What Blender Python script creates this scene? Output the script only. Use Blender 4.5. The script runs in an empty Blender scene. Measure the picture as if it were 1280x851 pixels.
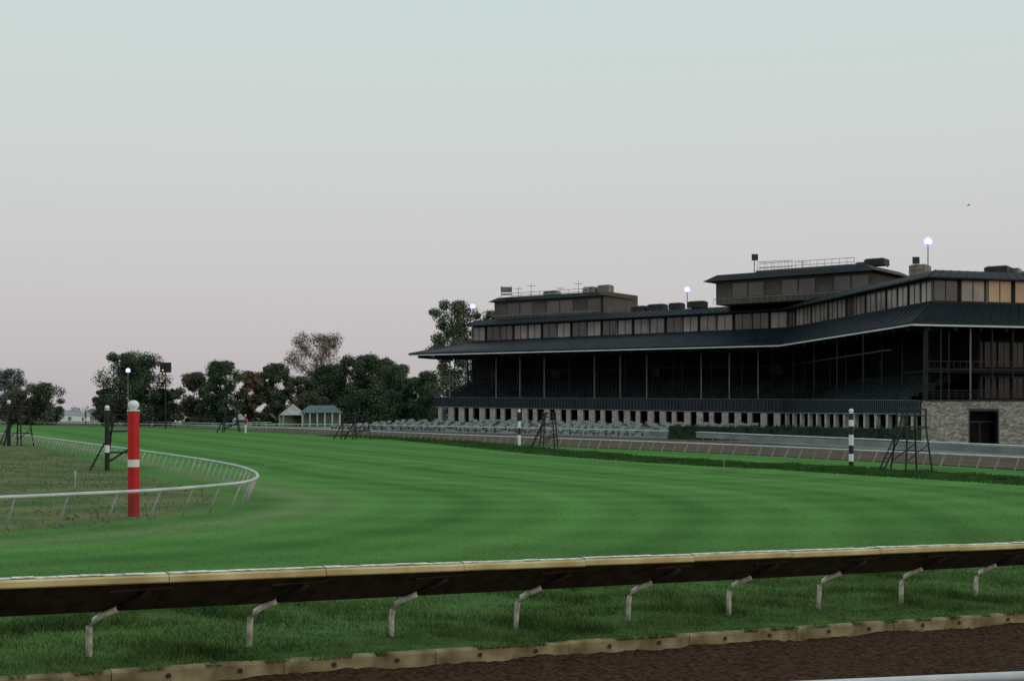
import bpy, math, random
import numpy as np
random.seed(7); rng=np.random.default_rng(7)
sc=bpy.context.scene; col=sc.collection
sc.view_settings.view_transform='Standard'; sc.view_settings.look='None'; sc.view_settings.exposure=0
F=1700.0; HZ=522.0; CAM=3.7
# ------------------------------------------------------------------ terrain
K0=np.array([-6.5,17.2]); KD=np.array([.857,.515]); KN=np.array([-.515,.857])
def sst(x,a,b):
    t=np.clip((x-a)/(b-a),0,1); return t*t*(3-2*t)
def zf(x,y):
    tx=(x-K0[0])*KD[0]+(y-K0[1])*KD[1]; d=(x-K0[0])*KN[0]+(y-K0[1])*KN[1]
    near=.42-.0315*np.clip(tx,-8,24)
    far=1.2*np.clip((y-90)/185,0,1)
    return near*(1-sst(d,4,26))+far
def G(px,y):
    D=60.0
    for _ in range(60):
        X=(px-640)/F*D
        D=.5*D+.5*(CAM-float(zf(X,D)))*F/(y-HZ)
    return ((px-640)/F*D, D)
def at(px,D): return ((px-640)/F*D, D)
# ------------------------------------------------------------------ materials
def mat(name,c,rough=.8,c2=None,scale=3.0,metal=0.0,bump=0.0,emit=None,es=0.0,spec=.3,coord='Object',detail=6,lo=.35,hi=.65):
    m=bpy.data.materials.new(name); m.use_nodes=True; nt=m.node_tree; b=nt.nodes['Principled BSDF']
    b.inputs['Base Color'].default_value=(*c,1); b.inputs['Roughness'].default_value=rough
    b.inputs['Metallic'].default_value=metal; b.inputs['Specular IOR Level'].default_value=spec
    if c2 is not None or bump:
        tc=nt.nodes.new('ShaderNodeTexCoord'); n=nt.nodes.new('ShaderNodeTexNoise')
        n.inputs['Scale'].default_value=scale; n.inputs['Detail'].default_value=detail
        nt.links.new(tc.outputs[coord],n.inputs['Vector'])
        if c2 is not None:
            r=nt.nodes.new('ShaderNodeValToRGB'); r.color_ramp.elements[0].position=lo; r.color_ramp.elements[1].position=hi
            r.color_ramp.elements[0].color=(*c,1); r.color_ramp.elements[1].color=(*c2,1)
            nt.links.new(n.outputs['Fac'],r.inputs['Fac']); nt.links.new(r.outputs['Color'],b.inputs['Base Color'])
        if bump:
            bp=nt.nodes.new('ShaderNodeBump'); bp.inputs['Strength'].default_value=bump
            nt.links.new(n.outputs['Fac'],bp.inputs['Height']); nt.links.new(bp.outputs['Normal'],b.inputs['Normal'])
    if emit: b.inputs['Emission Color'].default_value=(*emit,1); b.inputs['Emission Strength'].default_value=es
    return m
M={}
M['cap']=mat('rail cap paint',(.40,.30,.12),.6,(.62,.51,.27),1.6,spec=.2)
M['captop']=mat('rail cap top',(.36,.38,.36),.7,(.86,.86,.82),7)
M['under']=mat('rail underside',(.022,.016,.012),.9,(.045,.034,.026),4,spec=.1)  # near-black also carries the shade beneath the cap
M['post']=mat('weathered post paint',(.30,.24,.19),.6,(.62,.58,.52),7,bump=.2)
M['white']=mat('white paint',(.66,.68,.68),.5,(.78,.79,.78),4)
M['railw']=mat('white rail paint',(.42,.44,.45),.5,(.58,.59,.59),1.5)
M['railf']=mat('dull rail paint',(.26,.25,.24),.6,(.42,.41,.40),.5)
M['railp']=mat('rusty rail post',(.20,.12,.09),.7,(.32,.24,.20),.5)
M['railg']=mat('grey rail board',(.14,.16,.15),.6,(.24,.27,.25),.3)
M['red']=mat('red paint',(.55,.012,.012),.5,(.42,.01,.01),3)
M['black']=mat('black paint',(.012,.013,.014),.5,(.02,.022,.022),4)
M['dkgreen']=mat('dark green steel',(.008,.012,.014),.6,(.014,.020,.022),1.2,spec=.2)
M['parapet']=mat('blue green parapet',(.022,.034,.042),.6,(.036,.052,.060),.8,spec=.2)
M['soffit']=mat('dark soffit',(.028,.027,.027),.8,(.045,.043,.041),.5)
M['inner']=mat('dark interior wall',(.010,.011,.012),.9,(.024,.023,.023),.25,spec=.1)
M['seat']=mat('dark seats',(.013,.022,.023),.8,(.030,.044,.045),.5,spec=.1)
M['opening']=mat('pale lit opening tone',(.07,.062,.055),.8,(.045,.04,.038),.6)  # pale tone imitates faint light in the back wall
M['colm']=mat('light steel column',(.14,.145,.145),.5,(.22,.225,.225),.6)
M['pil']=mat('pale stone pillar',(.32,.29,.26),.9,(.50,.47,.42),1.6)
M['frame']=mat('window frame',(.012,.014,.016),.5,(.02,.022,.024),1)
M['brown']=mat('brown panel wall',(.080,.062,.053),.8,(.12,.095,.082),.5)
M['gutter']=mat('pale gutter',(.50,.51,.51),.5,(.62,.63,.63),.5)
M['equip']=mat('rooftop metal',(.12,.115,.11),.6,(.2,.19,.18),1)
M['equipd']=mat('dark rooftop metal',(.02,.02,.022),.6,(.04,.04,.04),1)
M['equipt']=mat('tan rooftop unit',(.22,.17,.13),.7,(.3,.25,.2),1)
M['glass']=mat('glass with painted reflection',(.16,.13,.12),.12,(.36,.31,.28),.16,spec=.6,detail=3)  # reflected sky put into the pale base colour
M['glassd']=mat('dark glass',(.035,.030,.028),.08,(.10,.082,.075),.15,spec=.6,detail=2)
M['glassc']=mat('dark lower glass',(.012,.011,.011),.15,(.035,.030,.028),.15,spec=.3,detail=2)
M['glassw']=mat('glass with painted sunrise glow',(.30,.20,.12),.15,(.12,.085,.06),.22,spec=.6,emit=(.9,.52,.25),es=.10,detail=3)  # sunrise reflection painted as warm colour and a faint glow
M['lamp']=mat('lit floodlight',(.8,.8,1),.3,emit=(.78,.72,1.0),es=12)
M['lampv']=mat('violet reflector',(.3,.25,.8),.3,emit=(.34,.26,1.0),es=1.3)  # violet glare around the lamp, imitated by a glowing surface
M['orange']=mat('amber lamp',(.8,.4,.1),.3,emit=(1,.4,.08),es=1.0)
M['hedge']=mat('hedge leaves',(.008,.020,.009),.8,(.022,.040,.016),.8)
M['bench']=mat('weathered bench',(.24,.28,.26),.7,(.44,.48,.46),.35)
M['bark']=mat('bark',(.03,.024,.02),.9,(.06,.05,.04),2)
M['tealroof']=mat('teal metal roof',(.045,.085,.080),.5,(.075,.12,.115),.5)
M['haze']=mat('hazy far woodland',(.19,.19,.20),1,(.26,.255,.26),.02,spec=0)  # aerial haze tinted into the base colour
M['hazeroof']=mat('far barn roof',(.3,.3,.32),1,spec=0)  # pale grey from distance haze, put into the colour
def seam(name,c1,c2,ax,sc_):
    m=mat(name,c1,.6,c2,.6,spec=.12); nt=m.node_tree; b=nt.nodes['Principled BSDF']
    tc=nt.nodes.new('ShaderNodeTexCoord'); mp=nt.nodes.new('ShaderNodeMapping'); mp.inputs['Rotation'].default_value=(0,0,ax)
    w=nt.nodes.new('ShaderNodeTexWave'); w.inputs['Scale'].default_value=sc_; w.wave_profile='SAW'
    bp=nt.nodes.new('ShaderNodeBump'); bp.inputs['Strength'].default_value=.6; bp.inputs['Distance'].default_value=.2
    nt.links.new(tc.outputs['Object'],mp.inputs['Vector']); nt.links.new(mp.outputs['Vector'],w.inputs['Vector'])
    nt.links.new(w.outputs['Fac'],bp.inputs['Height']); nt.links.new(bp.outputs['Normal'],b.inputs['Normal']); return m
M['roof']=seam('standing seam roof',(.007,.012,.016),(.013,.020,.026),.64,.35)
M['seamm']=mat('roof seam metal',(.012,.019,.024),.6,(.022,.03,.036),.5,spec=.1)
def stone():
    m=mat('limestone masonry',(.25,.24,.22),.9); nt=m.node_tree; b=nt.nodes['Principled BSDF']
    tc=nt.nodes.new('ShaderNodeTexCoord'); mp=nt.nodes.new('ShaderNodeMapping'); mp.inputs['Scale'].default_value=(1.7,1.7,4.2)
    v=nt.nodes.new('ShaderNodeTexVoronoi'); v.inputs['Scale'].default_value=1.0
    e=nt.nodes.new('ShaderNodeTexVoronoi'); e.feature='DISTANCE_TO_EDGE'; e.inputs['Scale'].default_value=1.0
    nt.links.new(tc.outputs['Object'],mp.inputs['Vector']); nt.links.new(mp.outputs['Vector'],v.inputs['Vector']); nt.links.new(mp.outputs['Vector'],e.inputs['Vector'])
    sp=nt.nodes.new('ShaderNodeSeparateColor'); nt.links.new(v.outputs['Color'],sp.inputs[0])
    r=nt.nodes.new('ShaderNodeValToRGB'); r.color_ramp.elements[0].color=(.17,.155,.135,1); r.color_ramp.elements[1].color=(.40,.37,.33,1)
    nt.links.new(sp.outputs[0],r.inputs['Fac'])
    r2=nt.nodes.new('ShaderNodeValToRGB'); r2.color_ramp.elements[0].position=.02; r2.color_ramp.elements[1].position=.08
    r2.color_ramp.elements[0].color=(.45,.45,.45,1); r2.color_ramp.elements[1].color=(1,1,1,1); nt.links.new(e.outputs['Distance'],r2.inputs['Fac'])
    mx=nt.nodes.new('ShaderNodeMix'); mx.data_type='RGBA'; mx.blend_type='MULTIPLY'; mx.inputs[0].default_value=1
    nt.links.new(r.outputs['Color'],mx.inputs[6]); nt.links.new(r2.outputs['Color'],mx.inputs[7]); nt.links.new(mx.outputs[2],b.inputs['Base Color'])
    return m
M['stone']=stone()
def leafm(name,c,c2,scale=.16):
    m=mat(name,c,1,c2,scale,spec=.0,detail=3,lo=.38,hi=.62); return m
def turf():
    m=bpy.data.materials.new('mown turf'); m.use_nodes=True; nt=m.node_tree; N=nt.nodes; L=nt.links; b=N['Principled BSDF']
    b.inputs['Roughness'].default_value=1; b.inputs['Specular IOR Level'].default_value=.05
    geo=N.new('ShaderNodeNewGeometry')
    def vm(op,a,bb=None):
        n=N.new('ShaderNodeVectorMath'); n.operation=op
        for i,s in enumerate((a,bb)):
            if s is None: continue
            if isinstance(s,tuple): n.inputs[i].default_value=s
            else: L.new(s,n.inputs[i])
        return n
    def ma(op,a,bb=None,cc=None):
        n=N.new('ShaderNodeMath'); n.operation=op
        for i,s in enumerate((a,bb,cc)):
            if s is None: continue
            if isinstance(s,(int,float)): n.inputs[i].default_value=s
            else: L.new(s,n.inputs[i])
        return n.outputs[0]
    flat=vm('MULTIPLY',geo.outputs['Position'],(1,1,0)).outputs[0]
    rel=vm('SUBTRACT',flat,(-33,56.5,0)).outputs[0]
    dr=(-.4,.9165,0)
    al=ma('MAXIMUM',vm('DOT_PRODUCT',rel,dr).outputs['Value'],0)
    sc_=N.new('ShaderNodeVectorMath'); sc_.operation='SCALE'; sc_.inputs[0].default_value=dr; L.new(al,sc_.inputs['Scale'])
    dist=vm('LENGTH',vm('SUBTRACT',rel,sc_.outputs[0]).outputs[0]).outputs['Value']
    nz=N.new('ShaderNodeTexNoise'); nz.inputs['Scale'].default_value=.12; nz.inputs['Detail'].default_value=5; L.new(flat,nz.inputs['Vector'])
    nf=N.new('ShaderNodeTexNoise'); nf.inputs['Scale'].default_value=2.2; nf.inputs['Detail'].default_value=8; nf.inputs['Roughness'].default_value=.7; L.new(flat,nf.inputs['Vector'])
    d2=ma('ADD',dist,ma('MULTIPLY',nz.outputs['Fac'],1.4))
    s1=ma('MULTIPLY_ADD',ma('SINE',ma('MULTIPLY',d2,2.1)),.5,.5)
    s2=ma('MULTIPLY_ADD',ma('SINE',ma('MULTIPLY',d2,.73)),.5,.5)
    rel2=vm('LENGTH',vm('SUBTRACT',flat,(2,98,0)).outputs[0]).outputs['Value']
    s3=ma('MULTIPLY_ADD',ma('SINE',ma('MULTIPLY',rel2,1.25)),.5,.5)
    st=ma('ADD',ma('ADD',ma('MULTIPLY',s1,.22),ma('MULTIPLY',s2,.30)),ma('MULTIPLY',s3,.20))
    v=ma('ADD',ma('MULTIPLY',st,.85),ma('ADD',ma('MULTIPLY',nz.outputs['Fac'],.38),ma('MULTIPLY',nf.outputs['Fac'],.28)))
    r=N.new('ShaderNodeValToRGB'); r.color_ramp.elements[0].position=.25; r.color_ramp.elements[1].position=.90
    r.color_ramp.elements[0].color=(.038,.112,.022,1); r.color_ramp.elements[1].color=(.090,.225,.048,1); L.new(v,r.inputs['Fac'])
    r3=N.new('ShaderNodeValToRGB'); r3.color_ramp.elements[0].position=.40; r3.color_ramp.elements[1].position=.64
    r3.color_ramp.elements[0].color=(.058,.110,.034,1); r3.color_ramp.elements[1].color=(.165,.155,.075,1)
    nn=N.new('ShaderNodeTexNoise'); nn.inputs['Scale'].default_value=.22; nn.inputs['Detail'].default_value=10; nn.inputs['Roughness'].default_value=.62; L.new(flat,nn.inputs['Vector']); L.new(nn.outputs['Fac'],r3.inputs['Fac'])
    inf=N.new('ShaderNodeMapRange'); inf.inputs['From Min'].default_value=22.3; inf.inputs['From Max'].default_value=20.0
    L.new(ma('ADD',dist,ma('MULTIPLY',nf.outputs['Fac'],.8)),inf.inputs['Value'])
    mx=N.new('ShaderNodeMix'); mx.data_type='RGBA'; L.new(inf.outputs[0],mx.inputs[0]); L.new(r.outputs['Color'],mx.inputs[6]); L.new(r3.outputs['Color'],mx.inputs[7])
    wb=N.new('ShaderNodeMapRange'); wb.inputs['From Min'].default_value=2.8; wb.inputs['From Max'].default_value=0.2; wb.inputs['To Max'].default_value=.75
    L.new(ma('ABSOLUTE',ma('SUBTRACT',d2,25.0)),wb.inputs['Value'])
    wn=ma('MULTIPLY',wb.outputs[0],nf.outputs['Fac'])
    mx2=N.new('ShaderNodeMix'); mx2.data_type='RGBA'; L.new(wn,mx2.inputs[0]); L.new(mx.outputs[2],mx2.inputs[6]); mx2.inputs[7].default_value=(.22,.24,.12,1)
    kd=vm('DOT_PRODUCT',vm('SUBTRACT',flat,(K0[0],K0[1],0)).outputs[0],(KN[0],KN[1],0)).outputs['Value']
    rg=N.new('ShaderNodeMapRange'); rg.inputs['From Min'].default_value=19; rg.inputs['From Max'].default_value=6; rg.inputs['To Max'].default_value=.75
    L.new(kd,rg.inputs['Value'])
    r4=N.new('ShaderNodeValToRGB'); r4.color_ramp.elements[0].position=.4; r4.color_ramp.elements[1].position=.65
    r4.color_ramp.elements[0].color=(.036,.066,.018,1); r4.color_ramp.elements[1].color=(.085,.135,.040,1); L.new(nf.outputs['Fac'],r4.inputs['Fac'])
    mx3=N.new('ShaderNodeMix'); mx3.data_type='RGBA'; L.new(rg.outputs[0],mx3.inputs[0]); L.new(mx2.outputs[2],mx3.inputs[6]); L.new(r4.outputs['Color'],mx3.inputs[7])
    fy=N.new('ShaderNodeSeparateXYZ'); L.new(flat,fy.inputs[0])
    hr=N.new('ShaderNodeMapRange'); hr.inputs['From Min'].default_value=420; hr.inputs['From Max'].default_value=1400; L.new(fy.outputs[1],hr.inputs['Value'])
    mx4=N.new('ShaderNodeMix'); mx4.data_type='RGBA'; L.new(hr.outputs[0],mx4.inputs[0]); L.new(mx3.outputs[2],mx4.inputs[6]); mx4.inputs[7].default_value=(.15,.155,.15,1)  # far ground greys out: haze mixed into the turf colour
    L.new(mx4.outputs[2],b.inputs['Base Color'])
    bp=N.new('ShaderNodeBump'); bp.inputs['Strength'].default_value=.2; bp.inputs['Distance'].default_value=.08
    nb=N.new('ShaderNodeTexNoise'); nb.inputs['Scale'].default_value=6; nb.inputs['Detail'].default_value=6; L.new(flat,nb.inputs['Vector'])
    L.new(nb.outputs['Fac'],bp.inputs['Height']); L.new(bp.outputs['Normal'],b.inputs['Normal'])
    return m
M['turf']=turf()
M['dirtn']=mat('harrowed dirt',(.022,.0115,.0065),1,(.070,.040,.025),11,bump=.8,spec=.02,detail=14)
M['dirtf']=mat('far dirt',(.075,.060,.045),1,(.11,.088,.068),.3,spec=.05)
M['apron']=mat('apron concrete',(.12,.125,.12),.9,(.19,.19,.18),.3,spec=.1)
M['curb']=mat('stained concrete',(.12,.09,.045),.9,(.42,.34,.20),1.6,bump=.5,spec=.1,detail=12)
M['blade']=mat('rough grass blades',(.024,.052,.012),.8,(.110,.170,.044),1.3,spec=.1,detail=5)
M['bladet']=mat('turf blades',(.044,.104,.024),.8,(.085,.172,.044),.5,spec=.05,detail=4)
M['bladed']=mat('dark bank blades',(.022,.060,.016),.9,(.060,.122,.036),.5,spec=.05)
M['bladey']=mat('dry infield blades',(.060,.110,.034),.9,(.150,.150,.070),.3,spec=.05)
# ------------------------------------------------------------------ mesh helpers
class MB:
    def __init__(s): s.v=[]; s.f=[]
    def add(s,vs,fs):
        n=len(s.v); s.v+= [tuple(map(float,p)) for p in vs]; s.f+=[tuple(i+n for i in f) for f in fs]; return s
    def box(s,c,d,rz=0):
        ca,sa=math.cos(rz),math.sin(rz); vs=[]
        for z in(-.5,.5):
            for x,y in((-.5,-.5),(.5,-.5),(.5,.5),(-.5,.5)):
                X=x*d[0];Y=y*d[1]; vs.append((c[0]+X*ca-Y*sa,c[1]+X*sa+Y*ca,c[2]+z*d[2]))
        return s.add(vs,[(3,2,1,0),(4,5,6,7),(0,1,5,4),(1,2,6,5),(2,3,7,6),(3,0,4,7)])
    def slab(s,p,q,t,za0,za1,zb0=None,zb1=None,o=0.0):
        if zb0 is None: zb0,zb1=za0,za1
        dx,dy=q[0]-p[0],q[1]-p[1]; l=math.hypot(dx,dy); nx,ny=-dy/l,dx/l
        P=[(p[0]+nx*o,p[1]+ny*o),(q[0]+nx*o,q[1]+ny*o),(q[0]+nx*(o+t),q[1]+ny*(o+t)),(p[0]+nx*(o+t),p[1]+ny*(o+t))]
        z0=[za0,zb0,zb0,za0]; z1=[za1,zb1,zb1,za1]
        vs=[(P[i][0],P[i][1],z0[i]) for i in range(4)]+[(P[i][0],P[i][1],z1[i]) for i in range(4)]
        return s.add(vs,[(3,2,1,0),(4,5,6,7),(0,1,5,4),(1,2,6,5),(2,3,7,6),(3,0,4,7)])
    def prism(s,poly,z0,z1):
        n=len(poly); vs=[(x,y,z0) for x,y in poly]+[(x,y,z1) for x,y in poly]
        return s.add(vs,[tuple(range(n-1,-1,-1)),tuple(range(n,2*n))]+[(i,(i+1)%n,n+(i+1)%n,n+i) for i in range(n)])
    def strip(s,A,B):
        n=len(A); return s.add(list(A)+list(B),[(i,i+1,n+i+1,n+i) for i in range(n-1)])
    def tube(s,path,r,n=8,r2=None):
        path=[np.array(p,float) for p in path]; rs=[r+( (r2-r)*i/(len(path)-1) if r2 is not None else 0) for i in range(len(path))]
        vs=[]
        for i,p in enumerate(path):
            d=path[min(i+1,len(path)-1)]-path[max(i-1,0)]; d/=np.linalg.norm(d)+1e-9
            a=np.cross(d,[0,0,1] if abs(d[2])<.9 else [1,0,0]); a/=np.linalg.norm(a); b=np.cross(d,a)
            for k in range(n):
                t=2*math.pi*k/n; vs.append(tuple(p+rs[i]*(a*math.cos(t)+b*math.sin(t))))
        fs=[(i*n+k,i*n+(k+1)%n,(i+1)*n+(k+1)%n,(i+1)*n+k) for i in range(len(path)-1) for k in range(n)]
        fs+=[tuple(range(n-1,-1,-1)),tuple(range((len(path)-1)*n,len(path)*n))]
        return s.add(vs,fs)
    def ball(s,c,r,n=12,m=8,sz=1):
        vs=[(c[0],c[1],c[2]-r*sz)]
        for j in range(1,m):
            a=math.pi*j/m
            for k in range(n): t=2*math.pi*k/n; vs.append((c[0]+r*math.sin(a)*math.cos(t),c[1]+r*math.sin(a)*math.sin(t),c[2]-r*sz*math.cos(a)))
        vs.append((c[0],c[1],c[2]+r*sz)); fs=[(0,1+(k+1)%n,1+k) for k in range(n)]
        for j in range(m-2):
            for k in range(n): a=1+j*n; fs.append((a+k,a+(k+1)%n,a+n+(k+1)%n,a+n+k))
        T=len(vs)-1; a=1+(m-2)*n; fs+=[(a+k,a+(k+1)%n,T) for k in range(n)]
        return s.add(vs,fs)
    def build(s,name,m,parent=None,smooth=False,world=True):
        vs=s.v
        if parent is not None and world:
            l=parent.location if parent.type=='EMPTY' else parent.parent.location if parent.parent else (0,0,0)
            vs=[(x-l[0],y-l[1],z-l[2]) for x,y,z in vs]
        me=bpy.data.meshes.new(name); me.from_pydata(vs,[],s.f); me.update()
        if smooth: me.polygons.foreach_set('use_smooth',[True]*len(me.polygons))
        me.materials.append(m); o=bpy.data.objects.new(name,me); col.objects.link(o)
        if parent is not None: o.parent=parent
        return o
def tag(o,label,cat,group=None,kind=None):
    if label: o['label']=label
    if cat: o['category']=cat
    if group: o['group']=group
    if kind: o['kind']=kind
    return o
def thing(name,loc,label,cat,rz=0,group=None):
    o=bpy.data.objects.new(name,None); col.objects.link(o); o.location=loc; o.rotation_euler=(0,0,rz); o.empty_display_size=.3
    return tag(o,label,cat,group)
def struct(o,label=None,cat=None): 
    o['kind']='structure'
    if label:o['label']=label
    if cat:o['category']=cat
    return o
def kids(o): return [c for c in bpy.data.objects if c.parent==o]
def dup(root,loc,rz,label=None,group=None,tree=None):
    r=root.copy(); col.objects.link(r); r.location=loc; r.rotation_euler=(0,0,rz)
    if label:r['label']=label
    if group:r['group']=group
    for ch,gs in tree:
        c=ch.copy(); col.objects.link(c); c.parent=r
        for g in gs: d=g.copy(); col.objects.link(d); d.parent=c
    return r
def treeof(o): return [(c,kids(c)) for c in kids(o)]
def npmesh(name,V,Fc,m,smooth=False):
    me=bpy.data.meshes.new(name); k=Fc.shape[1]
    me.vertices.add(len(V)); me.vertices.foreach_set('co',V.astype(np.float32).ravel())
    me.loops.add(Fc.size); me.loops.foreach_set('vertex_index',Fc.astype(np.int32).ravel())
    me.polygons.add(len(Fc)); me.polygons.foreach_set('loop_start',np.arange(0,Fc.size,k,dtype=np.int32)); me.polygons.foreach_set('loop_total',np.full(len(Fc),k,dtype=np.int32))
    me.update(calc_edges=True); me.materials.append(m)
    if smooth: me.polygons.foreach_set('use_smooth',[True]*len(me.polygons))
    return me
def link(me,name,parent=None):
    o=bpy.data.objects.new(name,me); col.objects.link(o)
    if parent is not None:o.parent=parent
    return o
# ------------------------------------------------------------------ ground
def grid(ts,ds,zfun,m,name):
    T,D=np.meshgrid(ts,ds); X=K0[0]+T*KD[0]+D*KN[0]; Y=K0[1]+T*KD[1]+D*KN[1]; Z=zfun(X,Y,T,D)
    V=np.stack([X,Y,Z],-1).reshape(-1,3); n=len(ts); i,j=np.meshgrid(np.arange(len(ts)-1),np.arange(len(ds)-1)); a=(j*n+i).ravel()
    return struct(link(npmesh(name,V,np.stack([a,a+1,a+n+1,a+n],-1),m,True),name))
tt=np.concatenate([-np.geomspace(6000,12,60),np.arange(-10,40,.8),np.geomspace(42,6000,70)])
dd=np.concatenate([np.arange(0,30,.6),np.geomspace(30,7000,170)])
def zg(X,Y,T,D):
    return zf(X,Y)+.02*np.sin(X*1.7+Y*.9)*np.sin(Y*1.3)*(1-sst(D,2,20))*sst(D,0,1)
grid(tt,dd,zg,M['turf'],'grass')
td=np.concatenate([-np.geomspace(300,14,14),np.arange(-12,36,.08),np.geomspace(37,300,14)]); dn=-np.concatenate([np.arange(0.0,7,.08),np.geomspace(7.1,120,16)])[::-1]
def zd(X,Y,T,D):
    nz=rng.normal(0,.010,X.shape); nz=(nz+np.roll(nz,1,0)+np.roll(nz,1,1))/1.5
    bk=.03*np.exp(D/.25)*(1+np.sin(T*1.7)+.6*np.sin(T*4.1))
    return .42-.0315*np.clip(T,-8,24)-.215+nz+bk+.006*np.sin(D*9+np.sin(T*.7))
grid(td,dn,zd,M['dirtn'],'dirt_track')
KL=2.4
def kp(t,d,z): return (K0[0]+KD[0]*t+KN[0]*d, K0[1]+KD[1]*t+KN[1]*d, z)
zz=lambda t: .42-.0315*min(24,max(-8,t))
for i in range(-3,14):
    t0=i*KL-1.0; t1=t0+KL-.010
    j=random.uniform(-.006,.006)
    root=thing('concrete_curb',kp((t0+t1)/2,0,zz((t0+t1)/2)-.3),'stained concrete kerb section with round drain holes between rough grass and brown dirt','curb',0,'kerb sections along the dirt track')
    mb=MB(); n=16
    pr=[(-.10,-.4),(-.10,-.025),(-.085,.005),(.03,.012),(.06,-.02),(.06,-.4)]
    for k in range(n):
        a=t0+(t1-t0)*k/n; b_=t0+(t1-t0)*(k+1)/n
        g=lambda s:j+.004*math.sin(s*5.1)+.003*math.sin(s*13.7+2)
        mb.strip([kp(a,d+g(a),zz(a)+h+g(a)*.7) for d,h in pr],[kp(b_,d+g(b_),zz(b_)+h+g(b_)*.7) for d,h in pr])
    for t in(t0,t1): mb.add([kp(t,d+j,zz(t)+h) for d,h in pr],[tuple(range(6))])
    mb.build('kerb_block',M['curb'],root)
    for tm in (t0+.75,t0+1.75):
        h=MB(); c=np.array(kp(tm,-.115,zz(tm)-.10)); h.tube([c,c+np.array([-KN[0],-KN[1],0])*.012],.036,12); h.build('drain_hole',M['black'],root)
def resample(pts,step):
    out=[]; 
    for p,q in zip(pts[:-1],pts[1:]):
        n=max(1,round(math.hypot(q[0]-p[0],q[1]-p[1])/step))
        out+=[(p[0]+(q[0]-p[0])*k/n,p[1]+(q[1]-p[1])*k/n) for k in range(n)]
    return out+[pts[-1]]
def arcs(pts,step):
    out=[pts[0]]; acc=0
    for p,q in zip(pts[:-1],pts[1:]):
        l=math.hypot(q[0]-p[0],q[1]-p[1]); s=step-acc
        while s<=l: out.append((p[0]+(q[0]-p[0])*s/l,p[1]+(q[1]-p[1])*s/l)); s+=step
        acc=(acc+l)%step
    return out
def smooth(pts,n=6):
    P=[np.array(p) for p in pts]; P=[2*P[0]-P[1]]+P+[2*P[-1]-P[-2]]; out=[]
    for i in range(1,len(P)-2):
        for k in range(n):
            t=k/n; out.append(tuple(.5*((2*P[i])+(-P[i-1]+P[i+1])*t+(2*P[i-1]-5*P[i]+4*P[i+1]-P[i+2])*t*t+(-P[i-1]+3*P[i]-3*P[i+1]+P[i+2])*t**3)))
    return out+[tuple(P[-2])]
INR=smooth([(43,68)]+[G(*p) for p in((1280,588),(1000,572),(800,562),(600,553),(400,543),(250,536.5),(180,534))]+[(-260,620)])
OUT=smooth([(50,85),(44,113),(38,140),(31,165),(22,195),(6,220),(-11.7,248),(-34,278),(-65,320),(-170,560),(-240,680)])
def frac(P,n):
    L=[0]; 
    for a,b in zip(P[:-1],P[1:]): L.append(L[-1]+math.hypot(b[0]-a[0],b[1]-a[1]))
    t=np.linspace(0,L[-1],n); return list(zip(np.interp(t,L,[p[0] for p in P]),np.interp(t,L,[p[1] for p in P])))
A_=frac(INR,90); B_=frac(OUT,90); mb=MB()
for i in range(12):
    a,b=i/12,(i+1)/12
    mb.strip([(p[0]*(1-a)+q[0]*a,p[1]*(1-a)+q[1]*a,float(zf(p[0]*(1-a)+q[0]*a,p[1]*(1-a)+q[1]*a))+.05) for p,q in zip(A_,B_)],
             [(p[0]*(1-b)+q[0]*b,p[1]*(1-b)+q[1]*b,float(zf(p[0]*(1-b)+q[0]*b,p[1]*(1-b)+q[1]*b))+.05) for p,q in zip(A_,B_)])
struct(mb.build('far_dirt_track',M['dirtf']))
AO=[(44,115),(38,140),(31,165),(22,195),(6,220),(-11.7,248),(-34,278),(-60,313)]
AS=[(72,169),(50.2,164),(50.4,195),(48.6,244),(28,257.6),(-2,274.6),(-17,284),(-45,320)]
AF=[.5,.5,1.1,2.0,2.3,2.65,2.85,1.5]
def ap(a,b):
    a=min(max(a,0),len(AO)-1.001); i=int(a); f=a-i
    L=lambda u,v:u*(1-f)+v*f
    ox,oy=L(AO[i][0],AO[i+1][0]),L(AO[i][1],AO[i+1][1]); sx,sy=L(AS[i][0],AS[i+1][0]),L(AS[i][1],AS[i+1][1]); fz=L(AF[i],AF[i+1])
    x,y=ox+(sx-ox)*b,oy+(sy-oy)*b; z0=float(zf(ox,oy))+.08
    return (x,y,max(z0+(fz-z0)*b,float(zf(x,y))+.05))
mb=MB()
for i in range(10): mb.strip([ap(a/6,i/10) for a in range(43)],[ap(a/6,(i+1)/10) for a in range(43)])
struct(mb.build('apron_pavement',M['apron']))
# ------------------------------------------------------------------ grass blades
def blades(P,h,w,m,name,label,lean=.5):
    n=len(P); a=rng.uniform(0,2*math.pi,n); d=np.stack([np.cos(a),np.sin(a),0*a],-1)
    hh=(h*rng.uniform(.4,1.2,n))[:,None]; ww=(w*rng.uniform(.6,1.3,n))[:,None]
    l=rng.normal(0,lean,(n,3)); l[:,2]=1; tip=P+l*hh
    V=np.stack([P-d*ww,P+d*ww,tip],1).reshape(-1,3); o=link(npmesh(name,V,np.arange(3*n).reshape(-1,3),m),name)
    o['kind']='stuff'; o['label']=label; o['category']='grass'; return o
def kpts(n,t0,t1,d0,d1,pw=1.0):
    T=rng.uniform(t0,t1,n); D=d0+(d1-d0)*rng.uniform(0,1,n)**pw
    X=K0[0]+T*KD[0]+D*KN[0]; Y=K0[1]+T*KD[1]+D*KN[1]; k=(np.abs(X/Y)<.45)
    return X[k],Y[k],T[k],D[k]
def field(X,Y,s): return .5+.25*(np.sin(X*s+1.3*np.sin(Y*s*.7))+np.sin(Y*s*1.3+1.7*np.sin(X*s*.6)))
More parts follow.
